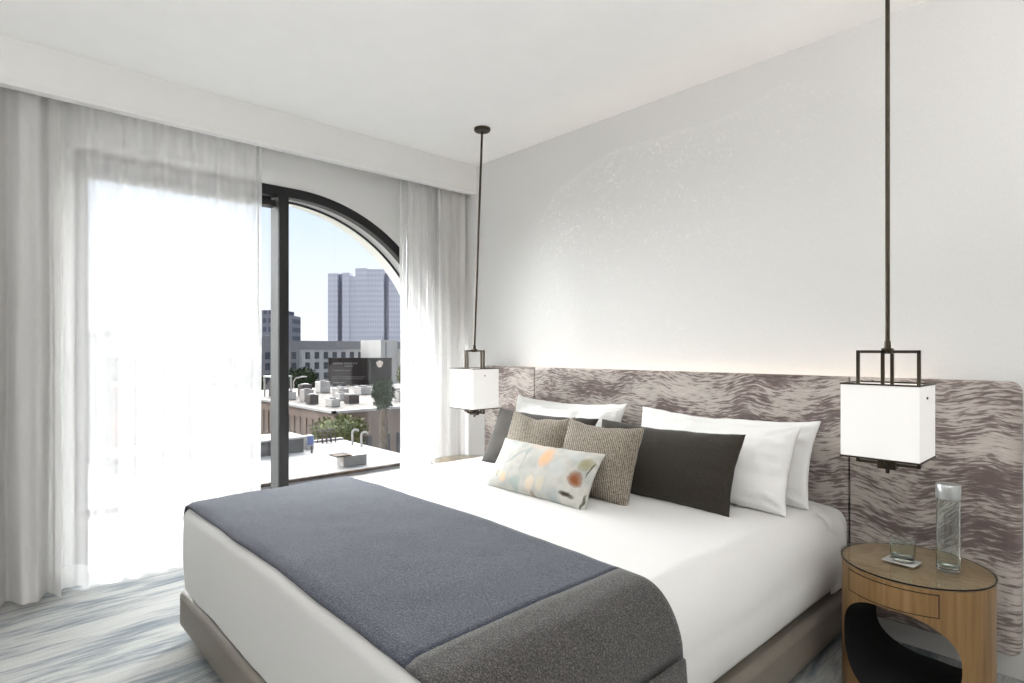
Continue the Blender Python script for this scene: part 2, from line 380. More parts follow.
# window_1: arched frame
win = thing('window_1', 'black framed floor to ceiling window with one arched corner', 'window', (0,-1.37,0), kind='structure')
def arch_band(mb, x0, x1, ro, ri, to, ti, mi=0, left=JL, y_in=.0):
    po = top_profile(ro, to); pi_ = top_profile(ri, ti)
    po[0] = (left, to); pi_[0] = (left, ti)
    po.append((po[-1][0], 0)); pi_.append((pi_[-1][0], 0))
    for i in range(len(po)-1):
        a, b, c, d = po[i], po[i+1], pi_[i+1], pi_[i]
        for x in (x0, x1): mb.add([(x,)+a, (x,)+b, (x,)+c, (x,)+d], [(0,1,2,3)], mi)
        mb.add([(x0,)+d, (x0,)+c, (x1,)+c, (x1,)+d], [(0,1,2,3)], mi); mb.add([(x0,)+a, (x0,)+b, (x1,)+b, (x1,)+a], [(0,1,2,3)], mi)
    for e in (0, -1):
        a, d = po[e], pi_[e]; mb.add([(x0,)+a, (x1,)+a, (x1,)+d, (x0,)+d], [(0,1,2,3)], mi)
mb = MB(); arch_band(mb, -.06, .006, 1.318, 1.25, AT+.004, AT-.064)
mb.box(-.06, .006, JL, JL+.06, 0, AT-.06); mb.box(-.06, .006, JL, -.06, 0, .035)
mb.build('frame', M['black'], win)
mb = MB(); arch_band(mb, -.20, -.06, 1.30, 1.275, AT-.014, AT-.039, left=-1.45); mb.build('arch_reveal', M['revealgrey'], win)
mb = MB(); arch_band(mb, -.215, -.20, 1.30, 1.262, AT-.014, AT-.052, left=JL); mb.build('gasket', M['black'], win)
MB().box(-.15, .008, -1.483, -1.417, .03, AT-.03).build('mullion', [M['black']], win, bevel=.003)
MB().box(-.146, -.002, -1.4865, -1.4825, .03, AT-.07).build('mullion_lit_side', M['mullionlit'], win)  # plate whose paler grey stands in for light on the mullion's side
MB().box(-.14, -.05, JL+.04, -1.49, AT-.125, AT-.085).build('door_head_rail', M['black'], win)
MB().box(-.10, -.094, JL+.03, -1.484, .03, AT-.06).build('door_pane', M['pane'], win)
mb = MB(); pp = top_profile(1.27, AT-.04); pp[0] = (-1.418, AT-.04)
poly = [(-1.418, .03)] + pp + [(pp[-1][0], .03)]
mb.add([(-.11,)+p for p in poly], [tuple(range(len(poly)))]).add([(-.116,)+p for p in poly], [tuple(range(len(poly)))]); mb.build('arched_pane', M['pane'], win)
# ------------------------------------------------------------------ curtains
def fold(y, seed, amp, wl):
    a = y*2*PI/wl
    return amp*(.62*math.sin(a + 1.3*noise.noise((y*2.3, seed, 0)) * 2) + .38*math.sin(a*1.73 + seed) + .5*noise.noise((y*9, seed*3.1, 1)))
def curtain(name, y0, y1, xb, amp, wl, seed, mats, z0=.012, z1=2.76, dens=150, hem=.13, hemmat=None, label='', flare=1.25, wand=None):
    ny = int((y1-y0)*dens); nz = 26
    root = None
    def P(i, z):
        s = i/ny; y = y0 + (y1-y0)*s; k = 1 - z/z1
        a = amp*(.55 + (flare-.55)*k**.6)
        sway = .012*noise.noise((s*4, seed, z*.8))
        return (xb + fold(y, seed, a, wl) + sway, y + .008*noise.noise((s*6, seed+5, z)), z + (.004*noise.noise((s*30, seed, 0)) if z < .05 else 0))
    zs = [hem + (z1-hem)*j/nz for j in range(nz+1)]
    def grid(zl):
        mb = MB(); v = [P(i, z) for z in zl for i in range(ny+1)]; n = ny+1
        mb.add(v, [(j*n+i, j*n+i+1, (j+1)*n+i+1, (j+1)*n+i) for j in range(len(zl)-1) for i in range(ny)]); return mb
    root = thing(name, label, 'curtain', (xb, (y0+y1)/2, 0))
    grid(zs).build('cloth', mats, root, smooth=True, angle=180)
    grid([z0, z0+(hem-z0)*.5, hem]).build('hem', hemmat, root, smooth=True, angle=180)
    if wand:
        wx, wy, wz0, wz1 = wand
        MB().tube([(wx, wy, wz0), (wx, wy, wz1)], .006, 10).build('curtain_wand', M['silver'], root, smooth=True)
    return root
curtain('drape_curtain', -3.35, -2.70, .185, .066, .15, 2.2, M['drape'], hemmat=M['drapehem'], label='pale grey drape bunched left of the glowing sheer', dens=240)
curtain('sheer_curtain', -2.72, -1.645, .13, .030, .125, 5.7, M['sheer'], hemmat=M['sheerhem'], label='wide white sheer curtain glowing in front of the window', dens=150,
        wand=(.185, -1.69, 1.50, 2.70))
curtain('sheer_curtain', -.60, -.13, .13, .028, .075, 8.4, M['sheer'], hemmat=M['sheerhem'], label='narrow gathered white sheer at the right of the arch', dens=280,
        wand=(.225, -.59, 1.62, 2.70))
curtain('drape_curtain', -.30, -.02, .225, .030, .085, 11.9, M['drape'], hemmat=M['drapehem'], label='slim pale grey drape in the corner beside the hanging lamp', dens=280)
MB().box(.10, .22, YB+.1, -.02, 2.765, 2.785).build('curtain_track', M['trimpaint'])
tag(bpy.data.objects['curtain_track'], 'white curtain track up behind the pelmet', 'curtain track')

# ------------------------------------------------------------------ bed
BX0, BX1, BY0 = 1.09, 3.165, -2.35
bed = thing('bed', 'king bed with taupe leather base in the middle of the room', 'bed', (2.15, -1.2, 0))
MB().box(BX0, BX1, BY0, -.14, .045, .215).build('base', M['leather'], bed, bevel=.028, seg=4)
MB().box(BX0+.10, BX1-.10, BY0+.10, -.2, 0, .05).build('plinth', M['plinth'], bed)
MB().box(1.165, 3.135, -2.285, -.15, .216, .565).build('mattress', M['linen'], bed, bevel=.05, seg=4)
def crown(x, y):
    # soft height of the made-up top
    ux = (x-2.15)/1.03; uy = (y+1.25)/1.1
    z = .622 - .018*max(0, ux)**2 - .014*max(0, -ux)**2 - .012*max(0, -uy)**4
    z += .004*noise.noise((x*2.2, y*2.2, 3)) + .003*noise.noise((x*6, y*5, 9)) + .0012*noise.noise((x*15, y*11, 2))
    z += .0022*math.exp(-((x-2.965)/.006)**2)
    return z
DX0, DX1, DY0, DY1 = 1.112, 3.172, -2.343, -.27
def q(s, a, b): return (max(0, 1-(1-min(1, s/a))**2))**.5 if s < a else 1.0
def top_z(x, y):
    # height of the rounded duvet top at x, y (edges fall away)
    fl = q(max(0, x-DX0), .055, 0); fr = q(max(0, DX1-x), .14, 0); ff = q(max(0, y-DY0), .055, 0)
    return crown(x, y) - .065*(1-fl) - .19*(1-fr) - .05*(1-ff)
def lin(a, b, n): return [a + (b-a)*i/(n-1) for i in range(n)]
def ease(a, b, n, end):     # samples packed towards one or both ends
    r = []
    for i in range(n):
        u = i/(n-1)
        if end == 'a': u = 1-math.cos(u*PI/2)
        elif end == 'b': u = math.sin(u*PI/2)
        r.append(a + (b-a)*u)
    return r
xs = ease(DX0, DX0+.06, 9, 'a') + lin(DX0+.08, DX1-.15, 62) + ease(DX1-.14, DX1, 18, 'b')
ys = ease(DY0, DY0+.06, 9, 'a') + lin(DY0+.08, DY1, 60)
def duvet():
    mb = MB(); nx, ny = len(xs), len(ys)
    cr = .045                    # rounded plan corner at the foot
    def plan(x, y):
        for cx, s in ((DX0+cr, -1), (DX1-cr, 1)):
            if (x-cx)*s > 0 and y < DY0+cr:
                a, b = (x-cx)*s/cr, (DY0+cr-y)/cr
                k = max(a, b)/math.hypot(a, b)
                return cx + s*a*k*cr, DY0+cr - b*k*cr
        return x, y
    v = []
    for y in ys:
        for x in xs:
            X, Y = plan(x, y); v.append((X, Y, top_z(x, y)))
    mb.add(v, [(j*nx+i, j*nx+i+1, (j+1)*nx+i+1, (j+1)*nx+i) for j in range(ny-1) for i in range(nx-1)])
    # skirt down the left side, foot and right side
    path = [(xs[0], y) for y in reversed(ys)] + [(x, ys[0]) for x in xs[1:]] + [(xs[-1], y) for y in ys[1:]]
    nl = 16; sk = []
    for k in range(nl+1):
        for (x, y) in path:
            X, Y = plan(x, y); zt = top_z(x, y)
            right = min(1, max(0, (x-2.4)/.7)) if y <= DY0+1e-6 else (1 if x > 2 else 0)
            zb = .228 + .065*right + .006*noise.noise((x*5, y*5, 1))
            s = k/nl; z = zt + (zb-zt)*s
            nxv = -1 if x <= xs[0]+1e-6 else (1 if x >= xs[-1]-1e-6 else 0); nyv = -1 if y <= ys[0]+1e-6 else 0
            l = math.hypot(nxv, nyv) or 1
            along = (y if nxv else x)
            bul = .007*math.sin(PI*s) - .006*s + s*(.005*noise.noise((along*3.5, z*1.2, 4+nxv)) + .0025*noise.noise((along*11, z*2, 7+nxv)))
            sk.append((X + nxv/l*bul, Y + nyv/l*bul, z))
    n = len(path)
    mb.add(sk, [(k*n+i, k*n+i+1, (k+1)*n+i+1, (k+1)*n+i) for k in range(nl) for i in range(n-1)])
    o = mb.build('duvet', M['linen'], smooth=True, angle=180)
    return o
dv = duvet()
tag(dv, 'smooth white duvet spread over the whole bed', 'duvet')
# turned-back sheet puffing out at the head of the mattress, right of the pillows
mb = MB(); n1, n2 = 22, 40; v = []
for i in range(n1+1):
    s = i/n1; y = -.145 - .20*s
    for j in range(n2+1):
        t_ = j/n2
        if t_ < .35: x = 2.9 + .175*(t_/.35); z = .588
        elif t_ < .6: q_ = (t_-.35)/.25*PI/2; x = 3.075 + .08*math.sin(q_); z = .508 + .08*math.cos(q_)
        else: x = 3.155; z = .508 - (t_-.6)/.4*.25
        w_ = .010*noise.noise((y*14, t_*4, 1)) + .006*noise.noise((y*34, t_*7, 5))
        v.append((x + w_*(1 if t_ > .35 else .3) + .010*math.sin(PI*s)*(t_ > .4), y, z + (w_ if t_ < .5 else 0)))
m_ = n2+1
mb.add(v, [(i*m_+j, i*m_+j+1, (i+1)*m_+j+1, (i+1)*m_+j) for i in range(n1) for j in range(n2)])
mb.build('fitted_sheet', M['linen'], bed, smooth=True, angle=180)

# wool throw laid across the foot
def throw():
    o_ = .009; ybk, yft = -1.56, DY0+.012
    yy = lin(yft, yft+.07, 6) + lin(yft+.1, ybk, 40)
    # arc path across: left drop, top, right drop
    xsr = ease(DX1+o_-.15, DX1+o_, 20, 'b')
    cols = [('L', s) for s in lin(1, .04, 14)] + [('T', x) for x in ease(DX0-o_, DX0+.07, 9, 'a') + lin(DX0+.09, DX1-.16, 70) + xsr] + [('R', s) for s in lin(.04, 1, 18)]
    def pt(kind, s, y):
        wob = .004*noise.noise((y*6, 2, 1))
        if kind == 'T':
            x = min(max(s, DX0), DX1); return (s, y + .006*noise.noise((s*3, y*0, 4)), top_z(x, max(y, DY0+.02)) + o_ + .0012*noise.noise((s*9, y*9, 5)))
        if kind == 'L':
            zt = top_z(DX0, max(y, DY0+.02)) + o_
            return (DX0 - o_ - .004*s + .006*noise.noise((y*5, s*2, 7))*s, y + .004*s, zt + (.245-zt)*s)
        zt = top_z(DX1, max(y, DY0+.02)) + o_
        return (DX1 + o_ + .008*math.sin(s*PI*.6) + .008*noise.noise((y*4, s*1.5, 8))*s, y - .006*s, zt + (.25-zt)*s)
    V = [[pt(k, s, y) for (k, s) in cols] for y in yy]
    seam = next(i for i, (k, s) in enumerate(cols) if k == 'T' and s > 2.935)
    root = thing('wool_throw', 'slate blue wool throw laid across the foot of the bed', 'throw', (2.15, -1.95, .6))
    nc = len(cols)
    def piece(i0, i1, name, mat):
        mb = MB(); n = i1-i0+1
        mb.add([V[j][i] for j in range(len(yy)) for i in range(i0, i1+1)], [(j*n+i, j*n+i+1, (j+1)*n+i+1, (j+1)*n+i) for j in range(len(yy)-1) for i in range(n-1)])
        ob = mb.build(name, mat, root, smooth=True, angle=180)
        md = ob.modifiers.new('thick', 'SOLIDIFY'); md.thickness = .007; md.offset = 1
        return ob
    piece(0, seam, 'blue_panel', M['blanketblue'])
    g = piece(seam, nc-1, 'grey_border', M['blanketgrey']); g['label'] = 'warm grey border of the throw'
throw()

# ------------------------------------------------------------------ pillows
def pillow(name, w, h, t, mat, x, yb, zb, tilt, label, cat, group=None, yaw=0, seed=1, wr=.004, pinch=.05, roll=0, plump=.5, flange=0, slump=0):
    nu, nv = 44, 32; mb = MB()
    for side in (-1, 1):
        v = []
        for j in range(nv+1):
            b = -1 + 2*j/nv
            for i in range(nu+1):
                a = -1 + 2*i/nu
                # pack samples to the rims
                A = math.sin(a*PI/2); B = math.sin(b*PI/2)
                px = w/2*A*(1 - pinch*(1-B*B)); pz = h/2*B*(1 - pinch*1.15*(1-A*A))
                if slump and B > 0: pz -= slump*h*B*(1-A*A)*(.8+.4*noise.noise((A*2, seed, 1)))
                ra, rb = abs(A), abs(B)
                th = t/2*((1-ra**2.6)*(1-rb**2.6))**plump*(1 - .22*B)
                rim = min(1, (1-max(ra, rb))*7)
                n_ = noise.noise((px*7, pz*7, seed+side)) + .6*noise.noise((px*15+pz*6, pz*13, seed*2+side))
                cor = math.exp(-((1-ra)**2+(1-rb)**2)*6)
                n2 = noise.noise(((A-B*math.copysign(1, A*B))*9, seed, side))*cor
                fo = noise.noise((B*6.5 + A*1.2, A*1.1, seed+2*side))*ra**3 + noise.noise((A*7, B*1.1 + A, seed+4))*rb**3*.7
                th += wr*(n_+1.2*n2+1.5*fo)*rim*(1.3 if side < 0 else 1)
                px += .004*noise.noise((pz*20, seed, 3)) * ra**6; pz += .004*noise.noise((px*16, seed, 8))*rb**6
                v.append((px, side*th, pz + h/2))
        n = nu+1
        mb.add(v, [(j*n+i, j*n+i+1, (j+1)*n+i+1, (j+1)*n+i) for j in range(nv) for i in range(nu)])
    o = mb.build(name, mat, smooth=True, angle=180, world=False)
    o.location = (x, yb, zb); o.rotation_euler = (-tilt, roll, yaw)
    tag(o, label, cat, group)
    return o
WG = 'white sleeping pillows'
pillow('white_pillow', .92, .40, .125, M['pillowwhite'], 1.575, -.39, .612, R(20), 'white pillow leaning on the headboard, rear one on the window side', 'pillow', WG, seed=3, wr=.010, slump=.06)
pillow('white_pillow', .94, .395, .125, M['pillowwhite'], 2.62, -.40, .612, R(20), 'white pillow leaning on the headboard, rear one toward the right nightstand', 'pillow', WG, seed=4, wr=.010, slump=.06)
pillow('white_pillow', .80, .40, .155, M['pillowwhite'], 1.70, -.57, .610, R(25), 'white pillow just behind the dark cushion on the window side', 'pillow', WG, seed=5, wr=.012, slump=.08)
pillow('white_pillow', .80, .40, .155, M['pillowwhite'], 2.66, -.57, .610, R(25), 'white pillow directly behind the black cushion on the right', 'pillow', WG, seed=6, wr=.012, slump=.05)
pillow('dark_cushion', .80, .355, .12, M['darkcushion'], 1.69, -.73, .612, R(25), 'dark brown oblong cushion farthest towards the window', 'cushion', 'dark oblong cushions', seed=8, wr=.003, pinch=.05, slump=.03)
pillow('dark_cushion', .78, .36, .12, M['darkcushion'], 2.515, -.745, .610, R(25), 'black oblong cushion in front of the right white pillows', 'cushion', 'dark oblong cushions', seed=9, wr=.003, pinch=.05, slump=.03)
pillow('woven_cushion', .46, .37, .15, M['taupeweave'], 1.87, -.91, .612, R(21), 'square taupe woven cushion nearer the window, behind the leaf print cushion', 'cushion', 'square woven cushions', seed=11, wr=.003, pinch=.07, slump=.07)
pillow('woven_cushion', .455, .37, .15, M['taupeweave'], 2.315, -.95, .610, R(22), 'square taupe woven cushion overlapping the black cushion', 'cushion', 'square woven cushions', seed=12, wr=.003, pinch=.07, slump=.04)
pillow('print_cushion', .66, .27, .13, M['watercolour'], 2.13, -1.135, .612, R(32), 'small oblong cushion with watercolour leaf print at the front', 'cushion', seed=14, wr=.003, pinch=.06)

# ------------------------------------------------------------------ headboard
hb = thing('headboard', 'wide upholstered headboard with wavy taupe pattern on the wall', 'headboard', (2.15, -.06, .13))
for x0, x1, bl_, br_ in ((.572, 1.143, 1, .12), (1.150, 3.155, .12, .12), (3.162, 3.745, .12, 1)):
    o = MB().box(x0, x1, -.125, -.055, .13, 1.178).build('panel', M['headboard'], hb, bevel=.040, seg=6)
    me = o.data; at_ = me.attributes.new('bevel_weight_edge', 'FLOAT', 'EDGE')
    for e in me.edges:
        p, r_ = (me.vertices[k].co + Vector((2.15, -.06, .13)) for k in e.vertices)
        front = p.y < -.1 and r_.y < -.1; wgt = 0
        if abs(p.x-r_.x) > .01: wgt = (.45 if p.z > 1 else .3) if front else 0
        elif abs(p.z-r_.z) > .01: wgt = (bl_ if p.x < (x0+x1)/2 else br_) if front else 0
        elif (p.x < (x0+x1)/2 and bl_ == 1) or (p.x > (x0+x1)/2 and br_ == 1): wgt = 1 if p.z > 1 else .6
        at_.data[e.index].value = wgt
    o.modifiers['bevel'].limit_method = 'WEIGHT'
MB().box(.60, 3.72, -.058, -.045, .15, 1.165).build('backing_board', M['seam'], hb)
MB().box(.85, 3.48, -.045, -.001, 1.06, 1.075).build('mounting_rail', M['plinth'], hb)
MB().box(.9, 3.45, -.030, -.022, 1.075, 1.079).build('led_strip', M['led'], hb)
ld = bpy.data.lights.new('headboard_led', 'AREA'); ld.shape = 'RECTANGLE'; ld.size = 2.5; ld.size_y = .02; ld.energy = 2.2; ld.color = (1, .80, .60)
lo = bpy.data.objects.new('headboard_led', ld); COL.objects.link(lo); lo.location = (2.18, -.024, 1.084); lo.rotation_euler = (PI, 0, 0); lo.parent = None

# ------------------------------------------------------------------ nightstands
def nightstand(loc, label):
    ns = thing('nightstand', label, 'nightstand', loc, 'round oak nightstands')
    RR, ZT, phi = .232, .508, R(-96)
    # drum with an arched tunnel cut through it
    body = MB().lathe([(0,0),(RR-.003,0),(RR,.004),(RR,ZT-.004),(RR-.004,ZT),(0,ZT)], n=96).build('tmp_body', [M['oak'], M['lining'], M['oaktop']])
    hw, zt, zb, rc = .183, .408, .085, .15
    poly = []
    for sx, sz, a0 in ((1, 0, -90), (1, 1, 0), (-1, 1, 90), (-1, 0, 180)):
        for i in range(17):
            a = R(a0 + 90*i/16); poly.append((sx*(hw-rc)+rc*math.cos(a), (zt-rc if sz else zb+rc)+rc*math.sin(a)))
    d = Vector((math.cos(phi), math.sin(phi), 0)); s = Vector((-d.y, d.x, 0))
    cut = MB(); n = len(poly)
    vs = [d*k + s*a + Vector((0,0,b)) for k in (-.4, .4) for a, b in poly]
    cut.add(vs, [tuple(range(n-1,-1,-1)), tuple(range(n,2*n))] + [(i,(i+1)%n,(i+1)%n+n,i+n) for i in range(n)])
    co = cut.build('tmp_cut', M['lining'])
    md = body.modifiers.new('b', 'BOOLEAN'); md.operation = 'DIFFERENCE'; md.object = co; md.solver = 'EXACT'
    dg = bpy.context.evaluated_depsgraph_get()
    me = bpy.data.meshes.new_from_object(body.evaluated_get(dg)); me.name = 'drum'
    bpy.data.objects.remove(body); bpy.data.objects.remove(co)
    me.materials.clear()
    for m in (M['oak'], M['lining'], M['oaktop']): me.materials.append(m)
    for p in me.polygons:
        c = p.center; r = math.hypot(c.x, c.y)
        on_side = abs(c.x*p.normal.x + c.y*p.normal.y)/max(r, 1e-6) > .9 and r > RR-.008
        p.material_index = 2 if c.z > ZT-.002 and p.normal.z > .5 else (0 if on_side or c.z > ZT-.006 else 1)
        p.use_smooth = True
    me.set_sharp_from_angle(angle=R(30))
    b = bpy.data.objects.new('drum', me); COL.objects.link(b); b.parent = ns
    # drawer front following the curve, dark shadow line round it
    def curved(a0, a1, z0, z1, r0, r1, name, mat, par):
        mb = MB(); na = 40
        for k in range(na):
            q0, q1 = R(a0+(a1-a0)*k/na), R(a0+(a1-a0)*(k+1)/na)
            p = lambda r, a, z: (r*math.cos(a), r*math.sin(a), z)
            mb.add([p(r1,q0,z0),p(r1,q1,z0),p(r1,q1,z1),p(r1,q0,z1),p(r0,q0,z0),p(r0,q1,z0),p(r0,q1,z1),p(r0,q0,z1)],
                   [(0,1,2,3),(3,2,6,7),(0,4,5,1)] + ([(0,3,7,4)] if k == 0 else []) + ([(1,5,6,2)] if k == na-1 else []))
        return mb.build(name, mat, par, smooth=True, angle=30, world=False)
    dr = curved(-137.5, -60.5, .413, .492, RR-.004, RR+.0006, 'drawer', M['lining'], ns)
    curved(-136.6, -61.4, .4165, .4885, RR-.004, RR+.0014, 'drawer_front', M['oak'], dr)
    MB().lathe([(0,.508),(RR-.003,.508),(RR-.003,.513),(0,.513)], n=96).build('glass_rest', M['oaktop'], ns, smooth=True, world=False)
    MB().lathe([(RR-.002,.5095),(RR+.003,.5095),(RR+.003,.5135),(RR-.002,.5135)], n=96, closed=True).build('glass_gap_shade', M['lining'], ns, smooth=True, world=False)  # dark ring drawn in for the shaded gap under the glass edge
    MB().lathe([(0,.5145),(RR+.004,.5145),(RR+.006,.516),(RR+.006,.519),(RR+.004,.5205),(0,.5205)], n=96).build('glass_top', M['tableglass'], ns, smooth=True, world=False)
    return ns
ns = nightstand((3.489, -.488, 0), 'round oak nightstand holding the water bottle, right of the bed')
n2 = copy_tree(ns); n2.location = (.805, -.485, 0); n2['label'] = 'round oak nightstand behind the bed, below the far hanging lamp'

# bottle
bt = thing('water_bottle', 'tall clear glass bottle with silver cap on the nightstand', 'bottle', (3.590, -.490, .521))
MB().lathe([(0,0),(.032,0),(.0355,.004),(.0355,.236),(.033,.246),(.033,.253),(.0305,.253),(.0305,.244),(.0325,.234),(.0325,.018),(.026,.014),(0,.014)], n=64).build('glass_body', M['glass'], bt, smooth=True, world=False)
MB().lathe([(0,.253),(.0358,.253),(.0368,.255),(.0368,.301),(.0352,.304),(0,.304)], n=64).build('cap', M['silver'], bt, smooth=True, world=False)['label'] = 'brushed silver screw cap'
cs = tag(MB().box(-.052, .052, -.042, .042, 0, .0025).build('paper_coaster', M['paper'], bevel=.0006), 'small square grey coaster under the tumbler', 'coaster')
cs.location = (3.455, -.515, .5207); cs.rotation_euler = (0, 0, R(-6))
tb = tag(MB().lathe([(0,0),(.034,0),(.038,.003),(.0405,.085),(.0395,.086),(.0385,.085),(.036,.020),(.030,.015),(0,.014)], n=64).build('glass_tumbler', M['glass'], smooth=True), 'clear glass tumbler standing on the coaster', 'glass')
tb.location = (3.458, -.515, .5234)

# ------------------------------------------------------------------ pendant lamps
def pendant(loc, label):
    """loc: middle of the shade's foot"""
    p = thing('pendant_lamp', label, 'lamp', loc, 'hanging bedside lamps')
    x, y, z = loc; W, D, H = .125, .113, .267
    zt = z+H
    mb = MB(); th = .003
    for s in (-1, 1):
        mb.box(x+s*W-(th if s > 0 else 0), x+s*W+(0 if s > 0 else th), y-D, y+D, z, zt); mb.box(x-W+th, x+W-th, y+s*D-(th if s > 0 else 0), y+s*D+(0 if s > 0 else th), z, zt)
    mb.build('lamp_shade', M['shade'], p)
    for nm, za in (('top_rim', zt-.001), ('bottom_rim', z-.005)):
        mb = MB(); e = .0025
        mb.box(x-W-e, x+W+e, y-D-e, y-D+.006, za, za+.006); mb.box(x-W-e, x+W+e, y+D-.006, y+D+e, za, za+.006)
        mb.box(x-W-e, x-W+.006, y-D+.006, y+D-.006, za, za+.006); mb.box(x+W-.006, x+W+e, y-D+.006, y+D-.006, za, za+.006)
        mb.build(nm, M['bronze'], p)
    MB().box(x-W+.008, x+W-.008, y-D+.008, y+D-.008, z+.004, z+.007).build('diffuser', M['shade'], p)
    MB().box(x-W+.008, x+W-.008, y-D+.008, y+D-.008, zt-.014, zt-.011).build('upper_diffuser', M['shade'], p)
    b = .0055; bx, by = .099, .060; ztop = zt+.127
    for nm, axis, L in (('bracket', 0, bx), ('bracket', 1, by)):
        mb = MB()
        for s in (-1, 1):
            cx, cy = (x+s*L, y) if axis == 0 else (x, y+s*L)
            mb.box(cx-b, cx+b, cy-b, cy+b, zt-.011, ztop)
        if axis == 0: mb.box(x-L-b, x+L+b, y-b, y+b, ztop-2*b, ztop)
        else: mb.box(x-b, x+b, y-L-b, y+L+b, ztop-2*b, ztop+.0004)
        mb.build(nm, M['bronze'], p)
    MB().box(x-.017, x+.017, y-.014, y+.014, ztop-.013, ztop+.008).build('hub', M['bronze'], p, bevel=.001)
    mb = MB()                                    # cross bar under the shade
    zl = z-.032
    mb.box(x-bx-b, x+bx+b, y-b, y+b, zl-b, zl+b)
    for s in (-1, 1): mb.box(x+s*bx-b, x+s*bx+b, y-b, y+b, zl, z+.004)
    mb.box(x-b, x+b, y-by, y+by, zl-b, zl+b)
    for s in (-1, 1): mb.box(x-b, x+b, y+s*by-b, y+s*by+b, zl, z+.004)
    mb.build('lower_bracket', M['bronze'], p)
    MB().box(x-.030, x+.030, y-.019, y+.019, zl-.019, zl+.017).build('lower_block', M['bronze'], p, bevel=.002)
    MB().tube([(x, y, zl-.019), (x, y, zl-.036)], [.008, .006], 12).build('finial', M['bronze'], p, smooth=True)
    MB().tube([(x+W, y-.012, zt-.045), (x+W+.004, y-.012, zt-.045)], .0045, 10).build('screw', M['bronze'], p)
    tp = (x + LEAN[0], y + LEAN[1], CZ)
    MB().tube([(x, y, ztop+.006), (x, y, ztop+.035)], [.012, .010], 12).build('rod_socket', M['bronze'], p, smooth=True)
    MB().tube([(x, y, ztop+.02), tp], .0075, 12).build('rod', M['bronze'], p, smooth=True)
    MB().lathe([(0,-.020),(.050,-.020),(.056,-.014),(.056,-.0005),(0,-.0005)], c=tp, n=40).build('ceiling_canopy', M['bronze'], p, smooth=True)
    return p
LEAN = (0, 0)
pendant((3.408, -.507, .905), 'white box shade lamp hanging over the right nightstand')
LEAN = (.06, .02)
pendant((.945, -.507, .905), 'white box shade lamp hanging in the corner near the window')
for x in (3.408, .945):
    pl = bpy.data.lights.new('shade_bulb', 'POINT'); pl.energy = 1.2; pl.color = (1, .86, .7); pl.shadow_soft_size = .04
    po = bpy.data.objects.new('shade_bulb', pl); COL.objects.link(po); po.location = (x, -.507, 1.03)

# ------------------------------------------------------------------ outside
def blob(name, c, rad, mat, parent=None, n=900, leaf=.1, seed=1, squash=.8, world=True):
    rnd = random.Random(seed); mb = MB()
    for i in range(n):
        d = Vector((rnd.gauss(0,1), rnd.gauss(0,1), rnd.gauss(0,1))).normalized()
        rr = (.55 + .45*rnd.random()) * (1 + .25*noise.noise((d.x*2+seed, d.y*2, d.z*2)))
        p = Vector(c) + Vector((d.x*rad[0], d.y*rad[1], d.z*rad[2]))*rr
        a = Vector((rnd.gauss(0,1), rnd.gauss(0,1), rnd.gauss(0,1))).normalized(); b = a.orthogonal().normalized(); s = leaf*(.6+.8*rnd.random())
        mb.add([p-a*s, p+b*s*.5, p+a*s, p-b*s*.5], [(0,1,2,3)])
    mb2 = MB(); m = 12
    # dense inner mass
    v = []; f = []
    for j in range(m+1):
        for k in range(m):
            th = PI*j/m; ph = 2*PI*k/m; d = Vector((math.sin(th)*math.cos(ph), math.sin(th)*math.sin(ph), math.cos(th)))
            r_ = .72*(1 + .25*noise.noise((d.x*2+seed, d.y*2, d.z*2)))
            v.append(Vector(c) + Vector((d.x*rad[0]*r_, d.y*rad[1]*r_, d.z*rad[2]*r_)))
    for j in range(m):
        for k in range(m): f.append((j*m+k, j*m+(k+1)%m, (j+1)*m+(k+1)%m, (j+1)*m+k))
    mb.add(v, f)
    return mb.build(name, mat, parent)
GZ = -14.0
struct(MB().box(-900, -.42, -300, 700, GZ-.5, GZ).build('ground', M['asphalt']), 'grey street level far below the window', 'ground')

# near flat roofs
nr = thing('flat_roof_building', 'low building with white flat roof just across from the window', 'building', (-22, 7, GZ))
MB().box(-26.4, -17.6, -14, 12.0, GZ, -3.70).build('roof_block', M['whiteroof'], nr)
MB().box(-26.4, -26.1, -14, 12.0, -3.7, -3.6).build('parapet', M['whiteroof'], nr)
MB().box(-17.75, -17.58, -14, 11.2, -3.7, -3.585).build('coping', M['coping'], nr)
nb = thing('flat_roof_building', 'cream roof strip nearest below the window', 'building', (-13, 7, GZ))
MB().box(-17.56, -8.0, -14, 14, GZ, -3.78).build('roof_block', M['creamroof'], nb)
MB().box(-8.2, -8.0, -14, 14, -3.78, -3.6).build('parapet', M['creamroof'], nb)
lv = thing('louvre_vent', 'grey louvred vent box on the white roof', 'vent', (-19.1, 8.9, -3.7))
MB().box(-19.5, -18.9, 8.4, 9.5, -3.68, -3.24).build('casing', M['unitwhite'], lv)
mb = MB()
for k in range(8): mb.box(-18.9, -18.86, 8.44, 9.46, -3.66+k*.05, -3.63+k*.05)
mb.box(-18.9, -18.88, 8.42, 9.48, -3.67, -3.25); mb.build('louvre', M['louver'], lv)
MB().box(-19.55, -18.8, 8.05, 8.75, -3.22, -3.17).build('rain_hood', M['coping'], lv)
